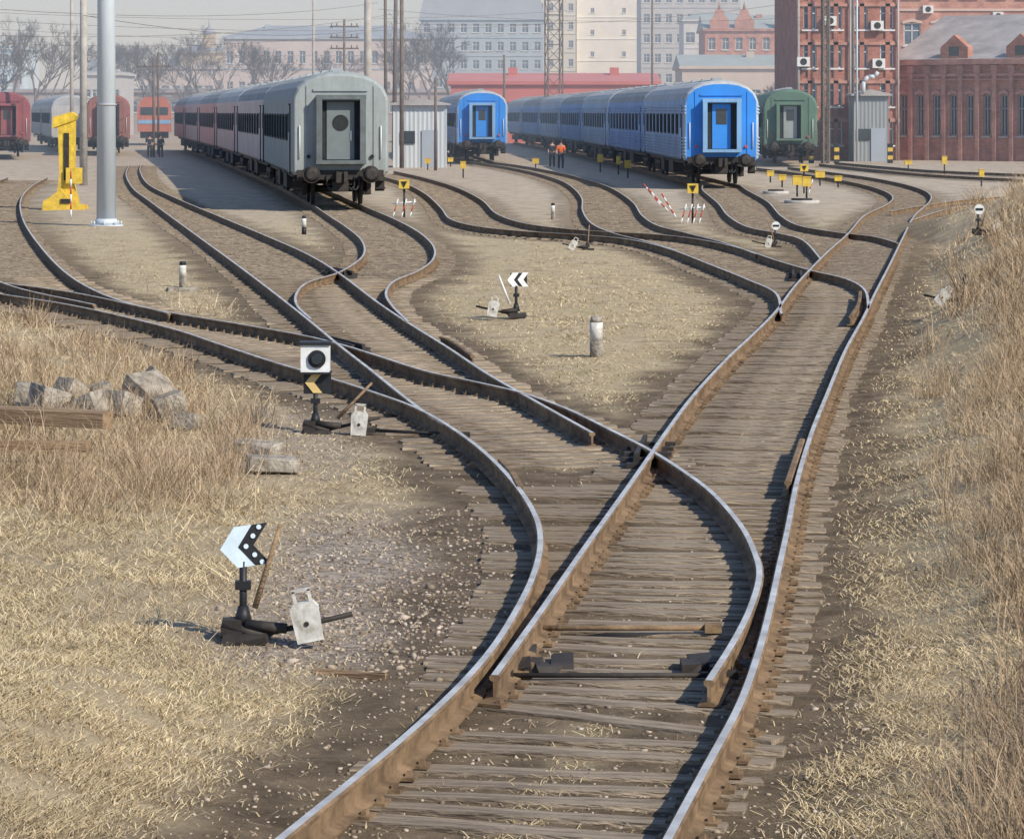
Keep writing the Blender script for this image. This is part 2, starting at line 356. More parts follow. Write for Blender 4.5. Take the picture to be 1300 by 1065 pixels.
def blades(name,x,y,z,h,lean,w,mat,ang=None):
    n=len(x); a=rng.uniform(0,2*np.pi,n) if ang is None else ang; dx=np.cos(a);dy=np.sin(a); b=rng.uniform(-.6,.6,n); sx=np.cos(b)*w/2; sy=np.sin(b)*w/2
    V=np.zeros((n,5,3)); l=lean*h
    for k,(f,ww) in enumerate(((0,1),(.55,.8))):
        for j,sg in enumerate((-1,1)):
            V[:,2*k+j,0]=x+dx*l*f*f*1.2+sg*sx*ww; V[:,2*k+j,1]=y+dy*l*f*f*1.2+sg*sy*ww; V[:,2*k+j,2]=z-.01+h*f
    V[:,4,0]=x+dx*l; V[:,4,1]=y+dy*l; V[:,4,2]=z+h*np.maximum(.25,1-lean*.35)
    base=np.arange(n)[:,None,None]*5; Fc=(base+np.array([[0,1,3],[0,3,2],[2,3,4]])[None]).reshape(-1,3)
    tone=np.repeat(rng.random(n),5); return trimesh(name,V.reshape(-1,3),Fc,mat,tone)
def scatter(n,y0,y1,spread=.24,p=1.0):
    u=rng.random(n); y=1/(1/y1+(1/y0-1/y1)*u**p); x=rng.uniform(-spread,spread,n)*y; return x,y
x,y=scatter(460000,10.5,85,.23); d=dist(x,y); cl=nz(x*1.9,y*1.9)+.6*nz(x*6,y*6); xr=np.interp(np.clip(y,11,66),aY,aX)
dd=np.where(x>xr,.30,.60)+.35*rng.random(len(x))
keep=(d>dd)&(rng.random(len(x))<(.22+.7*(cl>-.15))*(1-.85*gravel(x,y)))
keep|=(d>.15)&(rng.random(len(x))<.012)&(y<45)
x,y,d=x[keep],y[keep],d[keep]; z=hgt(x,y,d); n=len(x)
o=blades('dry_grass',x,y,z,rng.uniform(.012,.06,n)*(1+.5*(d>2)),rng.uniform(1,4.5,n),rng.uniform(.003,.007,n)*np.clip(y/18,1,2.4),strawm)
o['kind']='stuff'; tag(o,'short matted dry straw coloured grass','dry grass')
x,y=scatter(240000,10.5,88,.26,1.1); d=dist(x,y); xr=np.interp(np.clip(y,11,66),aY,aX)
cl=ss(-.35,.7,nz(x*1.3+3,y*1.3)+.8*nz(x*4,y*4))
m=np.maximum(ss(.8,1.9,x-xr),ss(-1.5,-3.2,x+.06*(y-24))*(1-ss(42,52,y))*(.08+.92*ss(20,24,y)))
keep=(d>.85)&(rng.random(len(x))<m*(.06+.94*cl))
x,y,d=x[keep],y[keep],d[keep]; z=hgt(x,y,d); n=len(x); xr=np.interp(np.clip(y,11,66),aY,aX)
hh=rng.uniform(.06,.38,n)*(.6+.6*rng.random(n))*np.where(x>0,(.6+1.4*ss(14,50,y))*(.45+.75*ss(1.2,3.5,x-xr)),ss(12,24,y)*.7+.4)
o=blades('dry_weeds',x,y,z,hh,rng.uniform(.1,2.6,n),rng.uniform(.003,.006,n)*np.clip(y/22,1,2.6),weedm)
o['kind']='stuff'; tag(o,'tangled tall dry brown weeds on the bank','dry weeds')
cx,cy=scatter(10500,11,85,.25,.85); d=dist(cx,cy); xr=np.interp(np.clip(cy,11,66),aY,aX)
m=np.maximum(ss(.9,2.1,cx-xr)*(.65+.35*ss(20,40,cy)),(cx<-2.2-.05*(cy-22))*ss(21,24,cy)*(1-ss(40,48,cy))*.55)
k_=(d>1.0)&(rng.random(len(cx))<m*(.25+.75*(nz(cx*1.1,cy*1.1)>-.2))); cx,cy=cx[k_],cy[k_]; S_=rng.uniform(.4,1.35,len(cx)); per=44
x=np.repeat(cx,per)+rng.normal(0,.10,len(cx)*per); y=np.repeat(cy,per)+rng.normal(0,.10,len(cx)*per); d=dist(x,y); z=hgt(x,y,d); n=len(x)
o=blades('dead_shrubs',x,y,z,rng.uniform(.18,.62,n)*np.repeat(S_*np.where(cx>0,.72+.6*ss(16,42,cy),.80),per),rng.uniform(.05,1.7,n),rng.uniform(.0028,.005,n)*np.clip(y/24,1,2.2),twigm)
o['kind']='stuff'; tag(o,'dead brown twiggy shrubs tangled on the bank','dead shrubs')
x,y=scatter(80000,11,60,.2); d=dist(x,y); gr=gravel(x,y)
keep=(rng.random(len(x))<np.maximum(gr*.6,.10*(d<1.3)+.02))
x,y,d=x[keep],y[keep],d[keep]; z=hgt(x,y,d); n=len(x)
ph=(1+5**.5)/2; iv=np.array([(-1,ph,0),(1,ph,0),(-1,-ph,0),(1,-ph,0),(0,-1,ph),(0,1,ph),(0,-1,-ph),(0,1,-ph),(ph,0,-1),(ph,0,1),(-ph,0,-1),(-ph,0,1)])/1.9
fi=np.array([(0,11,5),(0,5,1),(0,1,7),(0,7,10),(0,10,11),(1,5,9),(5,11,4),(11,10,2),(10,7,6),(7,1,8),(3,9,4),(3,4,2),(3,2,6),(3,6,8),(3,8,9),(4,9,5),(2,4,11),(6,2,10),(8,6,7),(9,8,1)])
r=rng.uniform(.005,.017,n)*np.where(rng.random(n)<.04,1.7,1)*np.where(gravel(x,y)>.3,1.,.75); V=iv[None]*(1+rng.uniform(-.38,.38,(n,12,1)))*r[:,None,None]*rng.uniform(.55,1.4,(n,1,3))*np.array([1.1,1.1,.75])
V+=np.c_[x,y,z+r*.1][:,None,:]; o=trimesh('gravel',V.reshape(-1,3),(np.arange(n)[:,None,None]*12+fi[None]).reshape(-1,3),tonemat('stone',(.16,.12,.095),(.60,.50,.40)),np.repeat(rng.random(n)**1.3,12))
o['kind']='stuff'; tag(o,'loose grey and brown ballast stones','gravel')
def gz(x,y): return float(hgt(np.array([x]),np.array([y]),dist([x],[y]))[0])
def ground(px,py):
    x,y=gp(px,py); z=gz(x,y); x,y=gp(px,py,z); return (x,y,z)
# ---------------------------------------------------------------- coaches
cache={}
def coachmesh(key,L,paint,roof,rib):
    k=(key,round(L,1),paint.name,roof.name)
    if k in cache: return cache[k]
    side=[(1.42,.98),(1.53,1.08)]
    if rib:
        for z in [1.2+.13*i for i in range(6)]+[2.85,2.98,3.11]: side+=[(1.53,z),(1.575,z+.02),(1.575,z+.065),(1.53,z+.085)]
    side+=[(1.53,3.3),(1.50,3.42)]
    top=[(1.50,3.422),(1.38,3.70),(1.12,3.93),(.75,4.1),(.4,4.19)]
    def loft(sec,mat,name):
        poly=sec+[(-x,z) for x,z in sec[::-1]]
        mb=MB(); n=len(poly)
        Y=[(0,.93,.16),(.07,.965,.07),(.28,1,0),(L-.28,1,0),(L-.07,.965,.07),(L,.93,.16)]
        for y,s,dz in Y:
            for x,z in poly: mb.v.append((x*s,y,z-dz*max(0,(z-3.3))/.9))
        for i in range(len(Y)-1):
            for j in range(n): mb.face([i*n+j,i*n+(j+1)%n,(i+1)*n+(j+1)%n,(i+1)*n+j],0)
        mb.face(list(range(n))[::-1]); mb.face([(len(Y)-1)*n+j for j in range(n)])
        return mb.mesh(name,[mat])
    body=loft(side,paint,'body'); rf=loft(top+[(0,4.22)],roof,'roof')
    wb=MB(); wb.box((-1.535,0,2.45),(.05,1.1,.85),1); wb.box((-1.55,0,2.45),(.04,.98,.73),0); wb.box((-1.562,0,2.62),(.04,1.0,.03),1)
    win=wb.mesh('window',[cglass,rubber])
    db=MB(); db.box((-1.535,0,2.1),(.06,.80,2.2),1); db.box((-1.56,0,2.1),(.03,.70,2.1),0); db.box((-1.575,0,2.6),(.02,.4,.6),2)
    door=db.mesh('door',[paint,rubber,cglass])
    bm=MB()
    for yy in (-1.2,1.2):
        for sx in (-.76,.76): bm.cyl((sx-.06,yy,.475),(sx+.06,yy,.475),.475,n=20)
        bm.cyl((-1,yy,.475),(1,yy,.475),.08,n=8)
        for sx in (-1.02,1.02): bm.box((sx,yy,.48),(.16,.35,.34))
    for sx in (-1.02,1.02): bm.box((sx,0,.62),(.14,3.1,.16)); bm.box((sx,0,.42),(.16,.7,.3))
    bm.box((0,0,.75),(1.9,.5,.25))
    bog=bm.mesh('bogie',[iron])
    um=MB(); um.box((0,L/2,.9),(2.5,L-1,.18)); um.box((-.85,L*.4,.62),(.9,2.4,.5)); um.box((-.9,L*.6,.62),(.8,1.6,.55)); um.box((.8,L*.5,.6),(.8,3,.5))
    und=um.mesh('underframe',[iron])
    cache[k]=(body,rf,win,bog,und,door); return cache[k]
def coach(label,p0,p1,key,paint,roof,rib,front=None,group=None):
    dx,dy=p1[0]-p0[0],p1[1]-p0[1]; L=round(math.hypot(dx,dy)-1.3,1); rz=math.atan2(-dx,dy)
    body,rf,win,bog,und,door=coachmesh(key,L,paint,roof,rib)
    T=thing('passenger_coach',label,'train coach',(p0[0],p0[1],RH),rz,group)
    ob('body',body,T); ob('roof',rf,T); ob('underframe',und,T)
    for yy in (3.2,L-3.2): ob('bogie',bog,T,(0,yy,0))
    for yy in (.85,L-.85): ob('door',door,T,(0,yy,0))
    for i in range(9): ob('window',win,T,(0,2.9+i*(L-5.8)/8,0))
    mb=MB(); mb.box((0,L/2,4.22),(.35,L-2.5,.05))
    for i in range(5): mb.box((0,2+i*(L-4)/4,4.26),(.5,.6,.14),taper=.7)
    part(T,'roof_vents',mb,roofd)
    mb=MB(); mb.box((0,L+.6,2.4),(1.5,1.2,2.1)); part(T,'gangway_connection',mb,rubber)
    if front:
        fp,dp,fr=front
        mb=MB(); mb.poly([(-1.4,-.004,1.0),(1.4,-.004,1.0),(1.4,-.004,3.42),(-1.4,-.004,3.42)],0)
        mb.poly([(-1.39,-.004,3.421),(1.39,-.004,3.421),(1.27,-.004,3.66),(1.03,-.004,3.86),(.69,-.004,3.99),(.3,-.004,4.05),(-.3,-.004,4.05),(-.69,-.004,3.99),(-1.03,-.004,3.86),(-1.27,-.004,3.66)],0)
        for sx in (-1.05,1.05): mb.box((sx,-.02,2.45),(.03,.03,2.6))
        part(T,'end_panel',mb,fp)
        mb=MB()
        for sx in (-.68,.68): mb.box((sx,-.18,2.38),(.15,.36,2.0)); mb.box((sx,-.39,2.38),(.18,.06,2.06))
        mb.box((0,-.18,3.36),(1.53,.36,.14)); mb.box((0,-.18,1.36),(1.53,.36,.1)); mb.box((0,-.39,3.40),(1.56,.062,.14)); mb.box((0,-.39,1.38),(1.56,.062,.12))
        part(T,'gangway_bellows',mb,fr)
        D=MB(); D.box((0,-.03,2.36),(1.18,.05,1.86)); 
        if key=='grey':
            D.box((0,-.07,2.36),(.86,.03,1.8),1); e=part(T,'end_door',D,rubber,dp)
            mb=MB(); mb.cyl((0,-.086,2.60),(0,-.105,2.60),.25,n=28); part(e,'window',mb,rubber) 
            mb=MB(); mb.box((.33,-.10,2.2),(.03,.04,.3)); part(e,'handle',mb,galv)
        else:
            D.box((0,-.07,2.36),(.74,.03,1.8),1); e=part(T,'end_door',D,rubber,dp)
            mb=MB(); mb.box((0,-.09,2.75),(.42,.02,.62)); part(e,'window',mb,glass)
        mb=MB(); mb.box((0,-.03,3.62),(1.7,.05,.07)); part(T,'canopy_lip',mb,fp)
        for sx in (-.92,.92):
            mb=MB(); mb.box((sx,-.06,1.0),(.42,.12,.36)); mb.cyl((sx,-.1,1.0),(sx,-.42,1.0),.12,n=16); mb.cyl((sx,-.42,1.0),(sx,-.50,1.0),.27,.27,n=24); mb.cyl((sx,-.5,1.0),(sx,-.53,1.0),.25,.12,n=24); part(T,'buffer',mb,iron)
            mb=MB(); mb.cyl((sx*1.08,-.01,1.55),(sx*1.08,-.08,1.55),.06,n=14); part(T,'tail_lamp',mb,red if key!='grey' else rubber)
            mb=MB(); mb.cyl((sx*1.38,-.06,1.5),(sx*1.38,-.06,2.5),.018,n=6)
            for zz in (1.5,2.5): mb.cyl((sx*1.38,-.06,zz),(sx*1.38,0,zz),.018,n=6)
            part(T,'handrail',mb,frame)
            mb=MB(); mb.box((sx*1.4,.5,.55),(.3,.5,.04)); mb.box((sx*1.4,.5,.8),(.3,.5,.04)); mb.box((sx*1.4,.72,.7),(.3,.03,.5)); part(T,'step',mb,iron)
        mb=MB(); mb.box((0,-.03,.98),(2.7,.1,.3)); mb.box((0,-.3,.92),(.32,.6,.3)); mb.box((-.1,-.66,.92),(.14,.2,.34)); mb.box((.13,-.62,.92),(.12,.12,.34)); mb.box((0,-.1,.62),(.5,.2,.3))
        part(T,'coupler',mb,iron)
        for sx in (-.45,.45,.6):
            mb=MB(); P=[Vector((sx,-.08,.95)),Vector((sx*.9,-.3,.62)),Vector((sx*.75,-.4,.5)),Vector((sx*.55,-.4,.6))]
            for a,b in zip(P,P[1:]): mb.cyl(a,b,.03,n=6)
            part(T,'brake_hose',mb,rubber)
    return T
ax=AX['grey']; pp=[greyp,pinkC,pinkA,pinkB,pinkA,pinkB]
for i in range(6):
    coach('grey passenger coach with dark end door and round window' if i==0 else 'faded mauve grey passenger coach in a parked train',ax[i],ax[i+1],'grey' if i==0 else 'mauve',pp[i],greyp if i==0 else (roofg,roofd)[i%2],False,(greyp,greyp2,greyp3) if i==0 else None,'coaches of the grey train')
ax=AX['blue']
for i in range(7): coach('bright blue passenger coach end with light blue gangway' if i==0 else 'ribbed grey blue passenger coach in a parked train',ax[i],ax[i+1],'blue',(bluesA,bluesB)[i%2],(roofg,roofd)[i%2],True,(bluep,bluep,bluel) if i==0 else None,'coaches of the blue train')
ax=AX['blue2']
for i in range(2): coach('blue passenger coach parked beside a grey hut' if i==0 else 'ribbed blue passenger coach behind another',ax[i],ax[i+1],'blue',bluesA,roofg,True,(bluep,bluep,bluel) if i==0 else None,'coaches of the second blue train')
coach('dark green passenger coach parked near brick building',(15.65,164),(16.9,188),'green',greenp,greenp,True,(greenp,greyp,greenp),None)
coach('maroon passenger coach standing at the yard edge',(-32.6,188),(-37.0,212),'maroon',maroon,maroon,False,(maroon,maroon,maroon))
coach('brown red passenger coach with dark gangway',(-28.4,205),(-31.8,229),'brown',brownr,brownr,False,(brownr,brownr,rubber))
coach('pale grey white passenger coach between red coaches',(-33.6,222),(-38.2,246),'pale',ltgrey,roofg,True)
coach('pale grey white passenger coach between red coaches',(-38.2,246),(-43,270),'pale',ltgrey,roofg,True)
T=thing('locomotive','orange red diesel locomotive with blue band','locomotive',(at(196,268),268,RH),.12)
mb=MB(); mb.prism([(-1.55,1.1),(1.55,1.1),(1.55,3.3),(1.2,4.0),(-1.2,4.0),(-1.55,3.3)],0,16,0); mb.prism([(-1.2,4.002),(1.2,4.002),(.9,4.3),(-.9,4.3)],.3,15,0); part(T,'body',mb,locored)
mb=MB(); mb.box((-.7,-.03,3.0),(1.1,.05,.7)); part(T,'window',mb,glass); mb=MB(); mb.box((.7,-.03,3.0),(1.1,.05,.7)); part(T,'window',mb,glass)
mb=MB(); mb.box((0,-.02,2.0),(3.0,.05,.35)); part(T,'stripe',mb,bluel)
mb=MB(); mb.box((0,8,.8),(2.6,15,.6))
for yy in (2,4,12,14):
    for sx in (-.76,.76): mb.cyl((sx-.06,yy,.5),(sx+.06,yy,.5),.5,n=14)
part(T,'bogie',mb,iron)
# ---------------------------------------------------------------- buildings
def building(name,label,x,y,Wd,D,H,cols,rows,ww,wh,wall,roofm,rz=0,roof='flat',sill=1.0,base=0,cat='building',rec=.2,gl=None,fr=None,rh=2.5,arch=False,trim=None):
    gl=gl or fglass; fr=fr or frame
    T=thing(name,label,cat,(x,y,0),rz)
    mb=MB(); cx=[Wd*((i+.5)/cols)-Wd/2 for i in range(cols)]; fh=(H-base)/rows; cz=[base+fh*j+sill for j in range(rows)]
    xb=[-Wd/2]; 
    for c in cx: xb+=[c-ww/2,c+ww/2]
    xb.append(Wd/2); zb=[0]
    for c in cz: zb+=[c,c+wh]
    zb.append(H)
    for i in range(len(xb)-1):
        for j in range(len(zb)-1):
            x0,x1,z0,z1=xb[i],xb[i+1],zb[j],zb[j+1]
            if i%2==1 and j%2==1:
                for q in (((x0,0,z0),(x0,rec,z0),(x0,rec,z1),(x0,0,z1)),((x1,0,z0),(x1,0,z1),(x1,rec,z1),(x1,rec,z0)),((x0,0,z0),(x1,0,z0),(x1,rec,z0),(x0,rec,z0)),((x0,0,z1),(x0,rec,z1),(x1,rec,z1),(x1,0,z1))): mb.poly(q)
            else: mb.poly(((x0,0,z0),(x1,0,z0),(x1,0,z1),(x0,0,z1)))
    h=Wd/2
    for q in (((-h,D,0),(-h,0,0),(-h,0,H),(-h,D,H)),((h,0,0),(h,D,0),(h,D,H),(h,0,H)),((h,D,0),(-h,D,0),(-h,D,H),(h,D,H)),((-h,0,H),(h,0,H),(h,D,H),(-h,D,H))): mb.poly(q)
    part(T,'wall',mb,wall)
    tb=MB(); tb.box((0,D/2,H+.18),(Wd+.7,D+.7,.35)); 
    if rows>1:
        for j in range(1,rows): tb.box((0,-.06,base+fh*j+.1),(Wd+.05,.12,.18))
    part(T,'cornice',tb,trim or wall)
    wb=MB(); wb.box((0,rec-.02,wh/2),(ww,.04,wh),0); t_=.07
    for sx in (-ww/2+t_/2,ww/2-t_/2,0): wb.box((sx,rec-.07,wh/2),(t_,.06,wh),1)
    for zz in (t_/2,wh*.66,wh-t_/2): wb.box((0,rec-.075,zz),(ww,.05,t_),1)
    wb.box((0,-.05,-.06),(ww+.2,.2,.1),1)
    if arch: wb.prism([(-ww/2-.12,wh-.05),(-ww/2-.12,wh+.12),(0,wh+.35),(ww/2+.12,wh+.12),(ww/2+.12,wh-.05),(0,wh+.1)],-.1,-.003,2)
    wm=wb.mesh('window',[gl,fr,trim or wall]); k=0
    for j in range(rows)[::-1]:
        for c in cx:
            if k<100: ob('window',wm,T,(c,0,cz[j])); 
            k+=1
    rb=MB(); z=H+.355; h=Wd/2+.3; d0=-.3; d1=D+.3
    if roof=='hip':
        r=min(rh,9); i_=min(h*.5,D/2)
        a=[(-h,d0,z),(h,d0,z),(h,d1,z),(-h,d1,z)]; t1=(-h+i_,D/2,z+r); t2=(h-i_,D/2,z+r)
        for q in ((a[0],a[1],t2,t1),(a[1],a[2],t2),(a[2],a[3],t1,t2),(a[3],a[0],t1)): rb.poly(q)
    elif roof=='mansard':
        b=[(-h+1.2,d0+1.2,z+rh),(h-1.2,d0+1.2,z+rh),(h-1.2,d1-1.2,z+rh),(-h+1.2,d1-1.2,z+rh)]; a=[(-h,d0,z),(h,d0,z),(h,d1,z),(-h,d1,z)]
        for i in range(4): rb.poly((a[i],a[(i+1)%4],b[(i+1)%4],b[i]))
        rb.poly(b)
    elif roof=='gable':
        for q in (((-h,d0,z),(h,d0,z),(h,D/2,z+rh),(-h,D/2,z+rh)),((-h,d1,z),(-h,D/2,z+rh),(h,D/2,z+rh),(h,d1,z)),((-h,d0,z),(-h,D/2,z+rh),(-h,d1,z)),((h,d0,z),(h,d1,z),(h,D/2,z+rh))): rb.poly(q)
    else:
        rb.box((0,D/2,z+.1),(Wd-.6,D-.6,.2)); rb.box((-Wd*.2,D/2,z+.9),(2.5,2.5,1.5))
    part(T,'roof',rb,roofm)
    nc=max(1,int(Wd/9))
    for i in range(nc):
        cb=MB(); xx=-Wd/2+Wd*(i+.6)/nc; cb.box((xx,D*.4,z+(rh*.6 if roof!='flat' else .6)),(.9,.8,1.8)); part(T,'chimney',cb,trim or wall)
    return T
def bpx(name,label,p0,p1,yt,d,**k):
    x0,x1=at(p0,d),at(p1,d); return building(name,label,(x0+x1)/2,d,x1-x0,k.pop('D',14),zt(yt,d),**k)
plaster=lambda n,c:M(n,c,.9,0,.10,.3)
pk=plaster('pale_pink_plaster',(.58,.51,.48)); gb=plaster('blue_grey_plaster',(.40,.47,.53)); cr=plaster('cream_plaster',(.92,.89,.80)); cr2=plaster('cream_window_wing_plaster',(.74,.71,.60)); bg=plaster('beige_plaster',(.50,.50,.50)); tl=plaster('pale_teal_panel',(.6,.70,.74)); ye=plaster('yellow_plaster',(.62,.5,.32)); co=plaster('coral_red_render',(.52,.17,.15)); trimp=plaster('pale_stone_trim',(.58,.44,.37))
rg=M('haze_tinted_grey_roof',(.34,.38,.43),.7,0,.1,.4); rgr=M('green_grey_roof',(.38,.43,.42),.7,0,.1,.4); tin=M('weathered_tin_roof',(.36,.34,.33),.7,0,.3,.7); coral=M('coral_roof',(.56,.22,.20),.7,0,.1,.3)  # rg: bluish distance haze put into the grey roof colour
bk=brick('red_brick',(.48,.165,.105),(.36,.12,.08),(.40,.27,.22)); bk2=brick('light_red_brick',(.62,.29,.21),(.52,.22,.16),(.50,.37,.31)); bk3=brick('orange_brown_brick',(.60,.24,.155),(.44,.165,.11),(.46,.32,.25))
bpx('apartment_block','white and teal panel apartment block with flat roof',-60,30,64,430,cols=5,rows=4,ww=1.5,wh=1.5,wall=tl,roofm=rg)
bpx('palace_building','long pale pink plaster building with tall windows',284,545,50,470,cols=17,rows=3,ww=1.0,wh=2.0,wall=pk,roofm=rg,roof='hip',rh=2.0,trim=gb)
bpx('office_building','blue grey office building with mansard roof',534,690,26,520,cols=10,rows=6,ww=1.15,wh=1.6,wall=gb,roofm=rg,roof='mansard',rh=5,D=20)
bpx('residential_tower','tall cream residential block with nearly blank wall',732,812,-60,600,cols=2,rows=8,ww=.8,wh=1.0,wall=cr,roofm=rg,D=18)
bpx('residential_tower','narrow cream wing with dense windows',655,731,-50,598,cols=6,rows=9,ww=1.0,wh=1.5,wall=cr2,roofm=rg,D=16)
bpx('office_building','beige grey concrete office block with flat roof',814,940,-40,560,cols=9,rows=8,ww=1.2,wh=1.7,wall=bg,roofm=rg,D=20)
bpx('office_building','white grey panel building with large windows',868,950,28,500,cols=5,rows=4,ww=1.6,wh=1.8,wall=plaster('white_panel',(.6,.6,.6)),roofm=rgr,roof='hip',rh=1.5)
T=bpx('ornate_brick_building','ornate red brick building with stepped gables',895,1016,40,420,cols=7,rows=4,ww=1.0,wh=1.7,wall=bk2,roofm=rgr,roof='gable',rh=2.2,arch=True)
for xx in (-4.8,-1.2,4.6): 
    mb=MB(); z=zt(40,420)+.3; mb.prism([(xx-1.4,z),(xx+1.4,z),(xx+1.4,z+1.2),(xx+.8,z+1.9),(xx+.5,z+2.8),(xx-.5,z+2.8),(xx-.8,z+1.9),(xx-1.4,z+1.2)],-.4,.2); mb.cyl((xx,-.1,z+2.8),(xx,-.1,z+4),.25,.05,n=8)
    part(T,'gable',mb,bk2)
bpx('warehouse','beige plaster building with grey green roof',866,1018,88,330,cols=9,rows=1,ww=1.2,wh=1.4,wall=plaster('tan_plaster',(.54,.47,.42)),roofm=rgr,roof='gable',rh=1.4,sill=4.2)
bpx('warehouse','long low coral red shed with red roof',572,835,108,290,cols=14,rows=1,ww=1.2,wh=.9,wall=co,roofm=coral,roof='gable',rh=.9,sill=3.2)
T=bpx('church_tower','small yellow building with domed belfry',228,284,68,600,cols=4,rows=2,ww=1.2,wh=2.,wall=ye,roofm=rg,roof='hip',rh=1.5)
z=zt(68,600)+.3; mb=MB(); mb.box((1,5,z+2),(2.6,2.6,3.4)); part(T,'belfry',mb,ye); mb=MB(); mb.cyl((1,5,z+3.7),(1,5,z+4.6),1.5,1.1,n=16); mb.cyl((1,5,z+4.6),(1,5,z+5.2),1.1,.4,n=16); mb.cyl((1,5,z+5.2),(1,5,z+7),.12,.03,n=6); part(T,'dome',mb,rg)
bpx('factory_building','grey industrial hall with strip windows',104,152,96,380,cols=4,rows=1,ww=1,wh=1,wall=bg,roofm=rg,sill=5)
bpx('factory_building','pale low industrial hall behind trees',175,300,88,520,cols=9,rows=2,ww=1.4,wh=1.4,wall=pk,roofm=rg)
bpx('factory_building','long low brown brick wall of goods shed',-40,570,118,420,cols=22,rows=1,ww=1.4,wh=1.6,wall=plaster('haze_tinted_brown_render',(.38,.32,.30)),roofm=rg,sill=3)  # brown wall colour washed out to include distance haze
T=bpx('brick_building','tall red brick factory building with white framed windows',1012,1142,-40,186,cols=4,rows=5,ww=.85,wh=1.55,wall=bk,roofm=tin,D=16,arch=True,trim=bk2)
for xx in (-3.2,.1,3.15):
    mb=MB(); mb.cyl((xx,-.2,0),(xx,-.2,11.5),.07,n=8); part(T,'drainpipe',mb,tin)
for xx in (-2.45,-.8,.85,2.5):
    mb=MB(); mb.box((xx,-.06,5.2),(.3,.12,10.3)); part(T,'brick_pier',mb,bk)
def acs(T,L):
    for xx,zz in L:
        mb=MB(); mb.box((xx,-.25,zz),(.8,.4,.6)); mb.cyl((xx,-.46,zz),(xx,-.47,zz),.22,n=12,m=1); part(T,'air_conditioner',mb,white,iron)
acs(T,((-1.2,8.9),(1.8,8.6),(1.9,6.2),(-2.9,6.3)))
T=bpx('brick_building','light red brick building with large white windows',1140,1320,-45,225,cols=5,rows=4,ww=1.3,wh=1.7,wall=bk2,roofm=tin,D=16,arch=True,trim=trimp)
acs(T,((2.2,10.5),(-3.2,11.0)))
P0=(at(1137,188),188); P1=(at(1420,178),178); L=math.hypot(P1[0]-P0[0],P1[1]-P0[1]); an=math.atan2(P1[1]-P0[1],P1[0]-P0[0])
T=building('brick_workshop','long old red brick workshop with arched windows and tin roof',(P0[0]+P1[0])/2,(P0[1]+P1[1])/2,L,13,6.1,13,1,.5,2.6,bk3,tin,rz=an,roof='gable',sill=1.6,gl=glass,fr=tin,rh=3.0,arch=True,trim=bk2)
for i in range(14):
    mb=MB(); mb.box((-L/2+L*i/13,-.12,3.0),(.26,.24,6.0)); mb.box((-L/2+L*i/13,-.13,5.8),(.40,.3,.5)); part(T,'pilaster',mb,bk2)
mb=MB(); mb.box((0,-.07,5.45),(L,.14,.16)); mb.box((0,-.09,5.15),(L,.18,.08)); part(T,'brick_frieze',mb,bk2)
for i in range(3):
    xx=-L/2+L*(i*.3+.28); mb=MB(); mb.prism([(xx-1.0,6.45),(xx+1.0,6.45),(xx+1.0,7.2),(xx,8.0),(xx-1.0,7.2)],-.2,.4,0); part(T,'gable',mb,bk3)
    mb=MB(); mb.box((xx,-.22,6.95),(.7,.04,.6)); part(T,'window',mb,glass)
for (p0,p1,yt,d,lab,mt) in ((499,566,134,162,'small grey corrugated metal hut with door',M('pale_corrugated_metal',(.50,.54,.56),.6,.0,.15,1,stretch=(12,1,.3))),(1084,1128,122,182,'grey corrugated metal box shed beside brick wall',M('grey_corrugated_metal',(.27,.29,.30),.6,.0,.2,1,stretch=(12,1,.3)))):
    x0,x1=at(p0,d),at(p1,d); w=x1-x0; H=zt(yt,d)
    T=thing('metal_shed',lab,'shed',((x0+x1)/2,d,0)); mb=MB()
    pts=[];k=int(w/.12)
    for i in range(k+1): pts.append((-w/2+w*i/k,(.03 if i%2 else 0)))
    for i in range(k): mb.poly(((pts[i][0],pts[i][1],0),(pts[i+1][0],pts[i+1][1],0),(pts[i+1][0],pts[i+1][1],H),(pts[i][0],pts[i][1],H)))
    mb.box((0,1.55,H/2),(w-.01,3,H-.01)); part(T,'wall',mb,mt)
    mb=MB(); mb.prism([(-w/2-.2,H),(w/2+.2,H),(w/2+.2,H+.1),(0,H+.4),(-w/2-.2,H+.1)],-.3,3.3); part(T,'roof',mb,tin)
    mb=MB(); mb.box((w*.2,-.04,1.05),(.9,.06,2.1)); part(T,'door',mb,rg)
    mb=MB(); mb.box((-w*.22,-.04,1.7),(.8,.06,.7)); part(T,'window',mb,glass)
mb=MB(); P=[(-.2,0,4.2),(-.2,0,5.0),(.1,0,5.3),(.5,0,5.3),(.7,0,5.6)]
for a,b in zip(P,P[1:]): mb.cyl(a,b,.13,n=12)
tag(part(None,'exhaust_duct',mb,galv,loc=(at(1100,181.5),181.4,0)),'pale bent ventilation duct above metal shed','ventilation duct')
for px in (1030,1062,1130):
    T=thing('striped_bollard','black and yellow striped bollard beside brick building','bollard',(at(px,176),176,0),0,'striped bollards'); mb=MB()
    for i in range(5): mb.box((0,0,.12+.24*i),(.3,.3,.24),i%2)
    part(T,'post',mb,black,yellow)
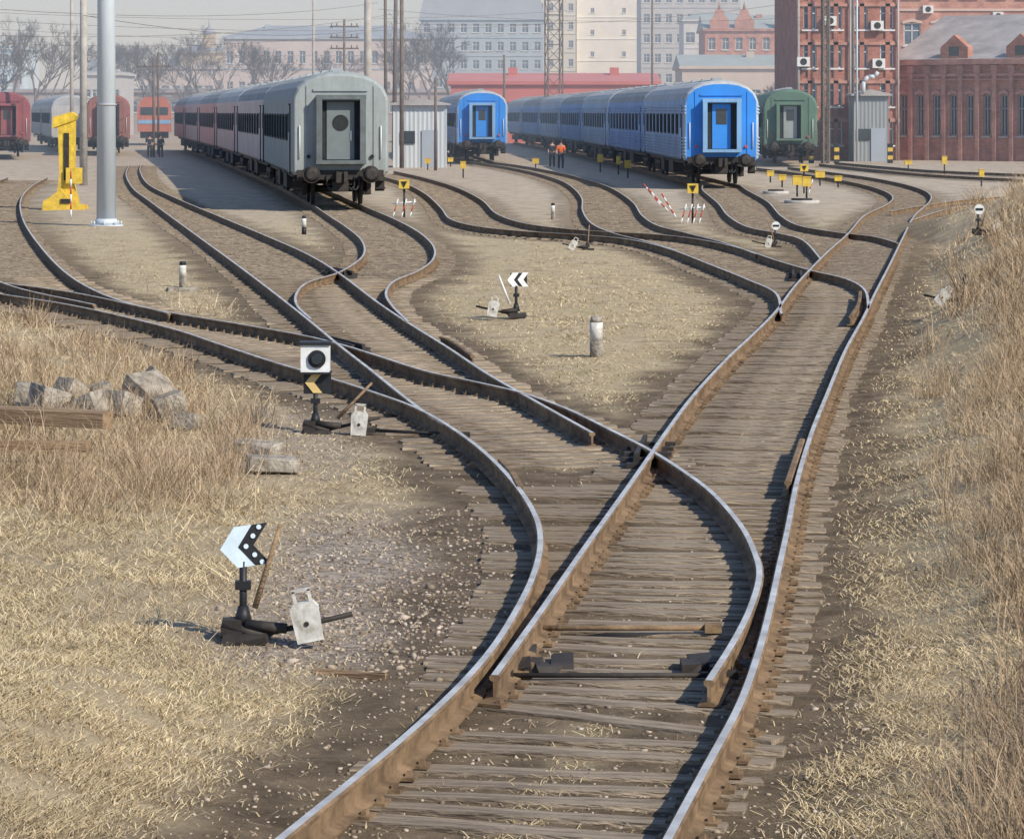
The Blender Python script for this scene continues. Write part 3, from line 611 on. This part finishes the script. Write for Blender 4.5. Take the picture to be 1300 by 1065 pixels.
# ---------------------------------------------------------------- poles, masts and wires
def pole(name,label,px,py,r0,H,mat,base=None,d=None,group='poles of the railway yard',lean=0,arms=0):
    if d is None: x,y=gp(px,py)
    else: x,y=at(px,d),d
    T=thing(name,label,'pole',(x,y,0),0,group); mb=MB(); mb.cyl((0,0,-.1),(lean*H,0,H),r0,r0*.78,n=14); part(T,'shaft',mb,mat)
    if base:
        mb=MB(); mb.cyl((0,0,0),(0,0,.06),r0*1.7,n=20); mb.cyl((0,0,.06),(0,0,.22),r0*1.25,r0*1.05,n=16)
        for i in range(8):
            a=i*math.pi/4; mb.cyl((r0*1.5*math.cos(a),r0*1.5*math.sin(a),.06),(r0*1.5*math.cos(a),r0*1.5*math.sin(a),.16),.025,n=6)
        part(T,'flange',mb,mat)
        for zz in (3.3,6.2): mb=MB(); mb.cyl((0,0,zz),(0,0,zz+.04),r0*1.04,n=16); part(T,'clamp_band',mb,tin)
    for i in range(arms):
        mb=MB(); zz=H-.6-i*.9; mb.box((lean*H,0,zz),(2.4,.1,.12))
        for sx in (-1.05,-.6,.6,1.05): mb.cyl((sx+lean*H,0,zz),(sx+lean*H,0,zz+.28),.05,n=6)
        part(T,'crossarm',mb,mat)
    return T
pole('lamp_mast','tall galvanised steel mast with flanged base',135,288,.27,15,galv,True)
pole('catenary_pole','grey concrete catenary pole beside yellow machine',106,236,.17,12,conc)
pole('catenary_pole','slender grey metal catenary pole',91,205,.13,13,conc)
pole('utility_pole','dark wooden utility pole with crossarm',195,200,.10,zt(68,184),polewood,arms=1)
pole('utility_pole','dark wooden utility pole with crossarm',201,197,.09,zt(58,190),polewood)
pole('catenary_pole','slender concrete catenary pole behind coaches',398,0,.13,14,conc,d=230)
pole('catenary_pole','stout weathered concrete catenary pole behind coaches',467,0,.22,14,conc,d=150)
pole('utility_pole','leaning dark wooden utility pole beside hut',490,205,.12,13,polewood,lean=-.004)
pole('utility_pole','tall dark wooden utility pole beside hut',500,200,.16,14,polewood,lean=.012)
pole('utility_pole','tall dark wooden utility pole beside hut',510,214,.13,11,polewood,arms=2)
pole('utility_pole','short dark pole beside metal hut',553,217,.09,zt(100,160),polewood)
pole('utility_pole','slender dark pole behind coach roofs',640,0,.12,zt(70,260),polewood,d=260)
pole('utility_pole','slender dark pole before brick building',828,0,.12,zt(92,290)+8,polewood,d=280)
pole('utility_pole','tall dark pole in front of brick building',1083,205,.11,14,polewood,arms=0)
pole('lamp_post','tall pale lamp post before brick building',1088,206,.07,13,galv)
pole('utility_pole','dark pole with crossarms before distant buildings',437,0,.12,zt(25,240),polewood,d=240,arms=3)
def lattice(px,d,w,H,label):
    T=thing('lattice_mast',label,'mast',(at(px,d),d,0),.2); mb=MB(); h=w/2
    for sx in(-h,h):
        for sy in (-h,h): mb.box((sx,sy,H/2),(.10,.10,H))
    k=int(H/w)
    for i in range(k):
        z=i*w
        for (a,b) in (((-h,-h),(h,-h)),((h,-h),(h,h)),((h,h),(-h,h)),((-h,h),(-h,-h))):
            if i%2:a,b=b,a
            mb.cyl((*a,z),(*b,z+w),.035,n=4); mb.cyl((*a,z),(*b,z),.03,n=4)
    part(T,'frame',mb,polewood)
lattice(703,245,1.25,16,'tall dark steel lattice mast behind coaches')
lattice(1048,175,.35,12,'thin steel lattice mast beside brick building')
for (a,za,da,b,zb,db) in ((-60,14,160,720,14,230),(-60,24,140,700,30,230),(-60,44,120,500,18,190),(-60,34,170,640,46,260),(-60,52,150,480,40,200),(-60,60,180,700,62,250),(480,12,190,1060,20,185),(500,30,190,1000,5,200),(-60,8,110,480,4,190),(106,20,100,490,34,170)):
    mb=MB(); p=Vector((at(a,da),da,zt(za,da))); q=Vector((at(b,db),db,zt(zb,db))); N_=14; prev=p
    for i in range(1,N_+1):
        t_=i/N_; c=p.lerp(q,t_); c.z-=4*.6*t_*(1-t_); mb.cyl(prev,c,.011,n=5,caps=False); prev=c
    tag(part(None,'overhead_wire',mb,polewood),'thin dark overhead wire strung between poles','overhead wire','overhead wires')
# ---------------------------------------------------------------- bare trees
def tree(px,d,H,label,seed,w=1.0):
    rd=random.Random(seed); T=thing('tree',label,'tree',(at(px,d),d,0),0,'bare trees by the yard'); tr=MB(); cr_=MB()
    def grow(p,dr,ln,r,lv):
        mb=tr if lv<2 else cr_
        e=p+dr*ln; mb.cyl(p,e,r,r*.62,n=6 if lv<2 else 3,caps=False)
        if lv>=6: return
        for k in range(3 if lv<5 else 4):
            a=Vector((rd.gauss(0,1)*w,rd.gauss(0,1)*w,rd.gauss(.35,.5))).normalized()
            nd=(dr*1.0+a*.75).normalized(); grow(p+dr*ln*rd.uniform(.55,1),nd,ln*rd.uniform(.6,.8),max(.018,r*.56),lv+1)
    grow(Vector((0,0,0)),Vector((0,0,1)),H*.30,H*.013,0)
    part(T,'trunk',tr,bark); part(T,'crown',cr_,bark)
for i,(px,d,yt) in enumerate(((312,380,25),(342,400,35),(545,400,15),(515,400,30),(572,400,30),(45,360,-5),(66,380,20),(205,420,35),(232,400,30),(262,420,25),(1015,300,75),(415,420,40),(18,400,5),(165,420,30),(288,420,35),(185,400,40),(558,430,20),(-5,340,15),(120,400,30))):
    tree(px,d,zt(yt,d)*1.15,'bare grey brown leafless tree in haze',i+3)
# ---------------------------------------------------------------- switch stands
def chev(mb,a,dx,th,cz,h,y,m): mb.prism([(a,cz),(a+dx,cz+h/2),(a+dx+th,cz+h/2),(a+th,cz),(a+dx+th,cz-h/2),(a+dx,cz-h/2)],y-.006,y,m)
def stand(pos,s,kind,label,rz=0,mir=1,wt=(.36,.12),lever=((.05,.19),(.2,.68)),tilt=.2):
    T=thing('switch_stand',label,'switch lever stand',pos,rz,'switch lever stands')
    mb=MB(); mb.box((0,0,.02*s),(.26*s,.26,.05*s),jit=.014); mb.box((-.08*s,0,.07*s),(.12*s,.14,.1*s),jit=.01); mb.cyl((-.14*s,-.05,.10*s),(mir*.12*s,-.05,.03*s),.03*s,n=8); mb.cyl((mir*.1*s,-.05,.04*s),(mir*.62*s,-.05,.04+.12*s),.016*s,n=8); mb.cyl((0,-.05,.1*s),(mir*.24*s,-.08,.08*s),.03*s,n=10); part(T,'base',mb,iron)
    mb=MB(); mb.cyl((-.02*s,0,0),(-.02*s,0,.46*s),.022*s,n=10); mb.cyl((-.02*s,0,.08*s),(-.02*s,0,.2*s),.06*s,.03*s,n=10); mb.box((-.02*s,0,.32*s),(.09*s,.06,.05*s)); part(T,'post',mb,black)
    S=MB(); zc=.55*s
    if kind=='dots':
        k=.92; z0=0
        chev(S,-.17*k,.10*k,.12*k,z0,.26*k,0,0); chev(S,-.055*k,.10*k,.10*k,z0,.26*k,-.002,1)
        for f in (0,.5,.93):
            for sg in ((1,) if f==0 else (1,-1)): S.cyl(((-.005+.10*f)*k,-.010,z0+sg*f*.12*k),((-.005+.10*f)*k,-.016,z0+sg*f*.12*k),.016*k,n=10,m=0)
        o=part(T,'sign',S,M('pale_blue_white_paint',(.56,.66,.73),.5,0,.15,8),black,loc=(0,-.01,zc)); o.rotation_euler[1]=-.10; o.rotation_euler[2]=.25
    elif kind=='box':
        S.box((-.02*s,.02,.74*s),(.28*s,.2,.27*s),0); S.box((-.02*s,.02,.89*s),(.31*s,.24,.03*s),1); S.box((-.02*s,.02,.6*s),(.31*s,.24,.02*s),1)
        S.cyl((-.0,-.085,.74*s),(-.0,-.10,.74*s),.088*s,n=24,m=1); S.cyl((-.0,-.10,.74*s),(-.0,-.13,.74*s),.06*s,.05*s,n=20,m=3)
        S.box((-.0,0,.50*s),(.27*s,.03,.22*s),1); chev(S,-.12*s,.08*s,.09*s,.5*s,.2*s,-.02,2); part(T,'sign',S,white,black,M('ochre_paint',(.70,.50,.20),.7),glass)
    elif kind=='arrow':
        S.box((.02,.01,zc),(.26*s,.012,.2*s),1); chev(S,-.16*s,.08*s,.10*s,zc,.21*s,-.0,0); chev(S,.0*s,.08*s,.09*s,zc,.21*s,-.0,0); o=part(T,'sign',S,white,black); o.rotation_euler[2]=.3
    elif kind=='plate':
        S.cyl((0,0,zc),(0,-.02,zc),.11*s,n=16); S.box((0,-.022,zc),(.16*s,.01,.05*s),1); part(T,'sign',S,white,black)
    a,b=lever; mb=MB(); mb.cyl((mir*a[0]*s,-.02,a[1]*s),(mir*b[0]*s,-.02,b[1]*s),.018*s,.012*s,n=8,m=0); part(T,'lever',mb,timber if kind!='arrow' else white)
    k=.82*s; mb=MB(); P=[(-.09,-.15),(.09,-.15),(.10,.09),(.07,.13),(-.07,.13),(-.10,.09)]
    mb.prism([(x*k,z*k) for x,z in P],-.18,-.10)
    for x in (-.055,.055): mb.box((x*k,-.14,.17*k),(.02*k,.03,.09*k))
    mb.box((0,-.14,.215*k),(.13*k,.03,.022*k)); mb.cyl((0,-.181,-.02*k),(0,-.186,-.02*k),.018*k,n=10,m=1)
    w_=part(T,'counterweight',mb,dwhite,iron,loc=(mir*wt[0]*s,0,wt[1]*s+.02)); w_.rotation_euler[1]=-tilt*mir
    return T
stand(ground(313,812),1.0,'dots','switch stand with white and black dotted arrow sign')
stand(ground(403,550),.98,'box','switch stand with white lamp box and striped arrow',wt=(.42,.10),lever=((.2,.15),(.54,.5)),tilt=-.08)
stand(ground(657,402),1.0,'arrow','switch stand with black and white chevron sign',mir=-1,wt=(.36,.12),lever=((.12,.2),(.28,.62)))
stand(ground(747,318),.95,'none','low switch stand with white counterweight',mir=-1,lever=((.02,.1),(-.02,.6)),tilt=.5)
stand(ground(985,314),.9,'plate','low switch stand with small white round sign',mir=-1,wt=(.2,.1))
stand(ground(1226,388),1.0,'none','low switch stand with rusty lever on the bank',mir=-1,lever=((.1,.2),(.32,.62)),tilt=.7)
stand(ground(1243,298),.9,'plate','switch stand with white sign among dry weeds')
for px,py,r,h,lab in ((757,453,.082,.53,'squat concrete marker post with white painted band'),(232,365,.065,.48,'small black and white concrete marker post'),(386,298,.06,.5,'small black and white concrete marker post'),(702,279,.06,.5,'small black and white concrete marker post')):
    x,y,z=ground(px,py); T=thing('marker_post',lab,'marker post',(x,y,z-.02),0,'marker posts'); mb=MB()
    mb.cyl((0,0,0),(0,0,h*.42),r,n=14); part(T,'base',mb,chunk if px!=386 else black); mb=MB(); mb.cyl((0,0,h*.42),(0,0,h*.86),r*1.01,n=14); part(T,'painted_band',mb,dwhite)
    mb=MB(); mb.cyl((0,0,h*.86),(0,0,h),r,r*.8,n=14); part(T,'cap',mb,chunk if px==757 else black)
for px,py,h,w,lab in ((588,226,.75,.25,'small yellow trackside box on a post'),(543,216,.6,.3,'small yellow trackside box on a post'),(572,212,.5,.3,'small yellow trackside box on a post'),(762,219,.9,.3,'yellow trackside marker box'),(785,222,.9,.2,'yellow trackside marker box'),(797,226,.8,.3,'yellow trackside marker box'),(680,216,.6,.35,'yellow trackside marker box'),(978,232,.5,.3,'yellow painted box near blue coach'),(993,238,.5,.3,'yellow painted box near blue coach'),(1012,250,.75,.32,'yellow painted post near blue coach'),(1024,252,.75,.3,'yellow painted post near blue coach'),(1041,236,.6,.4,'yellow painted box beside curved track'),(1064,238,.45,.3,'yellow painted box beside curved track'),(1153,216,.5,.4,'yellow box by brick building'),(1199,222,.9,.25,'yellow box by brick building'),(1246,237,.7,.2,'dark post on the bank')):
    x,y,z=ground(px,py); T=thing('trackside_box',lab,'trackside box',(x,y,z),0,'yellow trackside boxes'); mb=MB(); mb.cyl((0,0,0),(0,0,h*.6),.035,n=8); part(T,'post',mb,iron)
    mb=MB(); mb.box((0,0,h*.78),(w,.2,h*.42)); mb.box((0,0,h+.01),(w*1.1,.24,.03)); part(T,'case',mb,yellow)
for px,py,w in ((1018,258,1.2),(985,246,1.0)):
    x,y,z=ground(px,py); mb=MB(); mb.cyl((0,0,-.05),(0,0,.1),w*.5,n=20); mb.cyl((0,0,.1),(0,0,.16),w*.3,n=20,m=1); tag(part(None,'concrete_manhole',mb,conc,iron,loc=(x,y,z)),'round pale concrete manhole cover in gravel','manhole')
x,y,z=ground(88,266); T=thing('yellow_buffer_machine','yellow steel column machine with slanted foot','yard machine',(x,y,0)); mb=MB()
mb.prism([(-.42,0),(.3,0),(.28,.35),(.16,.8),(.18,2.9),(-.18,3.0),(-.34,2.9),(-.28,1.2)],-.25,.25); part(T,'column',mb,yellow)
mb=MB(); mb.prism([(-.5,2.6),(.2,2.85),(.26,3.0),(.1,3.12),(-.48,2.95)],-.3,.3); part(T,'head',mb,yellow)
mb=MB(); mb.prism([(-.8,0),(.55,0),(.5,.16),(.1,.3),(-.2,.7),(-.5,.45),(-.75,.3)],-.5,-.27); mb.prism([(-.8,0),(.55,0),(.5,.16),(-.75,.3)],.27,.5); mb.box((.2,-.3,1.1),(.5,.2,.5)); part(T,'foot',mb,yellow)
mb=MB(); mb.box((-.05,-.27,1.7),(.16,.04,1.5)); mb.box((-.05,-.52,.3),(.3,.04,.14)); part(T,'guide_rail',mb,iron)
def striped(pos,h,lean,label,group='red and white poles'):
    T=thing('striped_pole',label,'striped pole',pos,0,group); mb=MB(); n=6
    for i in range(n): mb.cyl((lean*h*i/n,0,h*i/n),(lean*h*(i+1)/n,0,h*(i+1)/n),.024,n=8,m=i%2)
    part(T,'shaft',mb,white,red)
striped(ground(90,276),1.35,0,'upright red and white striped pole by yellow machine')
def rack(px,py,n,label):
    x,y,z=ground(px,py); T=thing('brake_shoe_rack',label,'brake shoe rack',(x,y,z),0,'racks beside the tracks'); mb=MB()
    for i in range(n):
        xx=-.28+.5*i/max(1,n-1)
        for k in range(3): mb.cyl((xx+.05*k,-.1,.18*k),(xx+.05*(k+1),-.06,.18*(k+1)),.02,n=6,m=k%2)
    mb.cyl((-.32,0,.40),(.4,0,.46),.02,n=6,m=0); part(T,'rods',mb,white,red)
    mb=MB(); mb.cyl((.05,0,0),(.05,0,.85),.03,n=8); part(T,'post',mb,iron)
    mb=MB(); mb.box((.05,-.05,.98),(.30,.18,.26),0); mb.prism([(.05,.88),(.14,1.06),(-.04,1.06)],-.16,-.145,1); part(T,'sign',mb,yellow,black)
rack(511,276,3,'yellow and white lamp on red and white legs'); rack(877,284,4,'rack of red and white rods with yellow lamp')
for k,(px,py,l) in enumerate(((838,260,-.8),(848,268,-.9),(858,276,-.6))): striped(ground(px,py),.7,l,'tilted red and white rod leaning by the rack')
rack(1019,246,2,'yellow topped lamp stand near curved track')
# people
def person(px,py,top,legs,label,bend=0.0,H=1.72):
    x,y,z=ground(px,py); T=thing('person',label,'person',(x,y,z)); k=H/1.75
    def skinned(name,V,E,Rr,mat,root=0):
        me=bpy.data.meshes.new(name); me.from_pydata([tuple(c*k for c in v) for v in V],E,[]); me.materials.append(mat)
        o=ob(name,me,T); md=o.modifiers.new('skin','SKIN'); 
        for i,r in enumerate(Rr): me.skin_vertices[0].data[i].radius=(r*k,r*k)
        me.skin_vertices[0].data[root].use_root=True
        sb=o.modifiers.new('sub','SUBSURF'); sb.levels=1; sb.render_levels=2; return o
    b=bend
    me_v=[(0,0,.95),(0,-b*.3,1.2),(0,-b*.8,1.45),(0,-b,1.54),(0,-b*1.05,1.66),(.1,0,.9),(.12,-.08,.5),(.12,.02,.06),(.12,-.14,.03),(-.1,0,.9),(-.13,.1,.5),(-.13,.2,.08),(-.13,.06,.03),(.2,-b*.8,1.42),(.27,-b*.7-.04,1.15),(.25,-b-.16,.93),(-.2,-b*.8,1.42),(-.27,-b*.7-.02,1.15),(-.25,-b-.1,.92)]
    E=[(0,1),(1,2),(2,3),(3,4),(0,5),(5,6),(6,7),(7,8),(0,9),(9,10),(10,11),(11,12),(2,13),(13,14),(14,15),(2,16),(16,17),(17,18)]
    skinned('body',me_v,E,[.13,.13,.13,.06,.1,.09,.07,.05,.04,.09,.07,.05,.04,.06,.045,.035,.06,.045,.035],skin)
    i=[0,1,2,13,14,16,17]; mp={a:n for n,a in enumerate(i)}
    skinned('jacket',[me_v[a] for a in i],[(mp[a],mp[c]) for a,c in E if a in mp and c in mp],[.17,.165,.16,.085,.06,.085,.06],top)
    i=[0,5,6,7,8,9,10,11,12]; mp={a:n for n,a in enumerate(i)}
    skinned('trousers',[me_v[a] for a in i],[(mp[a],mp[c]) for a,c in E if a in mp and c in mp],[.15,.11,.085,.065,.055,.11,.085,.065,.055],legs)
    mb=MB(); mb.cyl((0,-b*1.05*k,1.69*k),(0,-b*1.05*k,1.78*k),.12*k,.07*k,n=12); part(T,'cap',mb,dark_cloth)
person(712,214,orange,dark_cloth,'worker in orange jacket bending beside the track',.18,1.5)
person(701,212,dark_cloth,dark_cloth,'person in dark clothes beside the track',0,1.45)
person(190,200,dark_cloth,dark_cloth,'person in dark clothes walking in the yard',0,1.5); person(204,200,dark_cloth,dark_cloth,'person in dark coat standing in the yard',0,1.5)
# rubble, beams
for px,py,sx,sy,sz,rz,ry in ((62,526,.30,.42,.26,.5,.3),(112,530,.34,.38,.22,-.4,-.45),(90,508,.26,.32,.20,.8,.5),(152,528,.26,.36,.22,.9,.3),(187,514,.36,.44,.26,-.6,.6),(214,530,.28,.34,.24,.3,-.3),(200,494,.30,.34,.19,.2,.7),(240,545,.22,.26,.16,1.2,.2),(34,520,.24,.30,.28,.1,.15),(130,508,.22,.28,.18,.4,-.4),(345,598,.42,.34,.12,.2,.05),(232,370,.55,.4,.07,.2,0),(325,575,.40,.28,.10,-.3,.1)):
    x,y,z=ground(px,py); mb=MB(); mb.box((0,0,0),(sx,sy,sz),rot=(Matrix.Rotation(rz,3,'Z')@Matrix.Rotation(ry,3,'Y')),jit=.02 if sz>.14 else .012)
    o=part(None,'concrete_block',mb,chunk,loc=(x,y,z+sz*.5)); tag(o,'broken grey concrete block lying in dry grass','concrete block','broken concrete blocks')
    bv=o.modifiers.new('bevel','BEVEL'); bv.width=.006; bv.segments=1
for a,b,w,lab,up in (((-60,556),(137,570),.15,'long brown timber beam lying in grass',.20),((-30,588),(112,590),.10,'grey weathered plank lying in grass',.12),((400,853),(490,862),.035,'dark broken timber half buried',0)):
    p=ground(*a); q=ground(*b); P=Vector(p);Q=Vector(q); d=Q-P; mb=MB(); mb.box((0,0,0),(d.length,w*1.2,w),jit=.01)
    o=part(None,'wooden_beam',mb,timber,loc=tuple((P+Q)/2+Vector((0,0,w*.35+up)))); o.rotation_euler[2]=math.atan2(d.y,d.x); tag(o,lab,'timber beam','old timbers')
# ---------------------------------------------------------------- haze air, sky, sun, camera
mb=MB(); mb.box((0,680,58),(900,1140,120)); hm=bpy.data.materials.new('haze'); hm.use_nodes=True; ht=hm.node_tree; ht.nodes.clear()
vs=ht.nodes.new('ShaderNodeVolumeScatter'); vs.inputs['Color'].default_value=(.70,.86,1,1); vs.inputs['Density'].default_value=.0016; ht.links.new(vs.outputs[0],ht.nodes.new('ShaderNodeOutputMaterial').inputs['Volume'])
h_=part(None,'haze',mb,hm); h_['kind']='structure'
w=bpy.data.worlds.new('World'); scene.world=w; w.use_nodes=True; nt=w.node_tree; sk=nt.nodes.new('ShaderNodeTexSky'); sk.sky_type='NISHITA'; sk.sun_disc=False
sk.sun_elevation=math.radians(36); sk.sun_rotation=math.radians(132); sk.dust_density=.3; sk.air_density=1.0; sk.ozone_density=2.5
mx=nt.nodes.new('ShaderNodeMix'); mx.data_type='RGBA'; mx.blend_type='MULTIPLY'; mx.inputs[0].default_value=1; mx.inputs[7].default_value=(.94,1.0,1.16,1); nt.links.new(sk.outputs[0],mx.inputs[6])
nt.links.new(mx.outputs[2],nt.nodes['Background'].inputs[0]); nt.nodes['Background'].inputs[1].default_value=.15
e=math.radians(37); sv=Vector((.75*math.cos(e),-.66*math.cos(e),math.sin(e)))
sl=bpy.data.lights.new('sun','SUN'); sl.energy=5.0; sl.angle=math.radians(.5); sl.color=(1,.93,.78); so=bpy.data.objects.new('sun',sl); col.objects.link(so); so.rotation_euler=sv.to_track_quat('Z','Y').to_euler()
cd=bpy.data.cameras.new('camera'); cam=bpy.data.objects.new('camera',cd); col.objects.link(cam); cam.location=(0,0,CAM); cam.rotation_euler=(math.pi/2,0,0)
cd.sensor_width=36; cd.sensor_fit='HORIZONTAL'; cd.lens=F/1300*36; cd.shift_y=-(532.5-HZ)/1300; cd.clip_end=6000; scene.camera=cam
scene.view_settings.view_transform='Standard'; scene.view_settings.look='None'; scene.view_settings.exposure=0
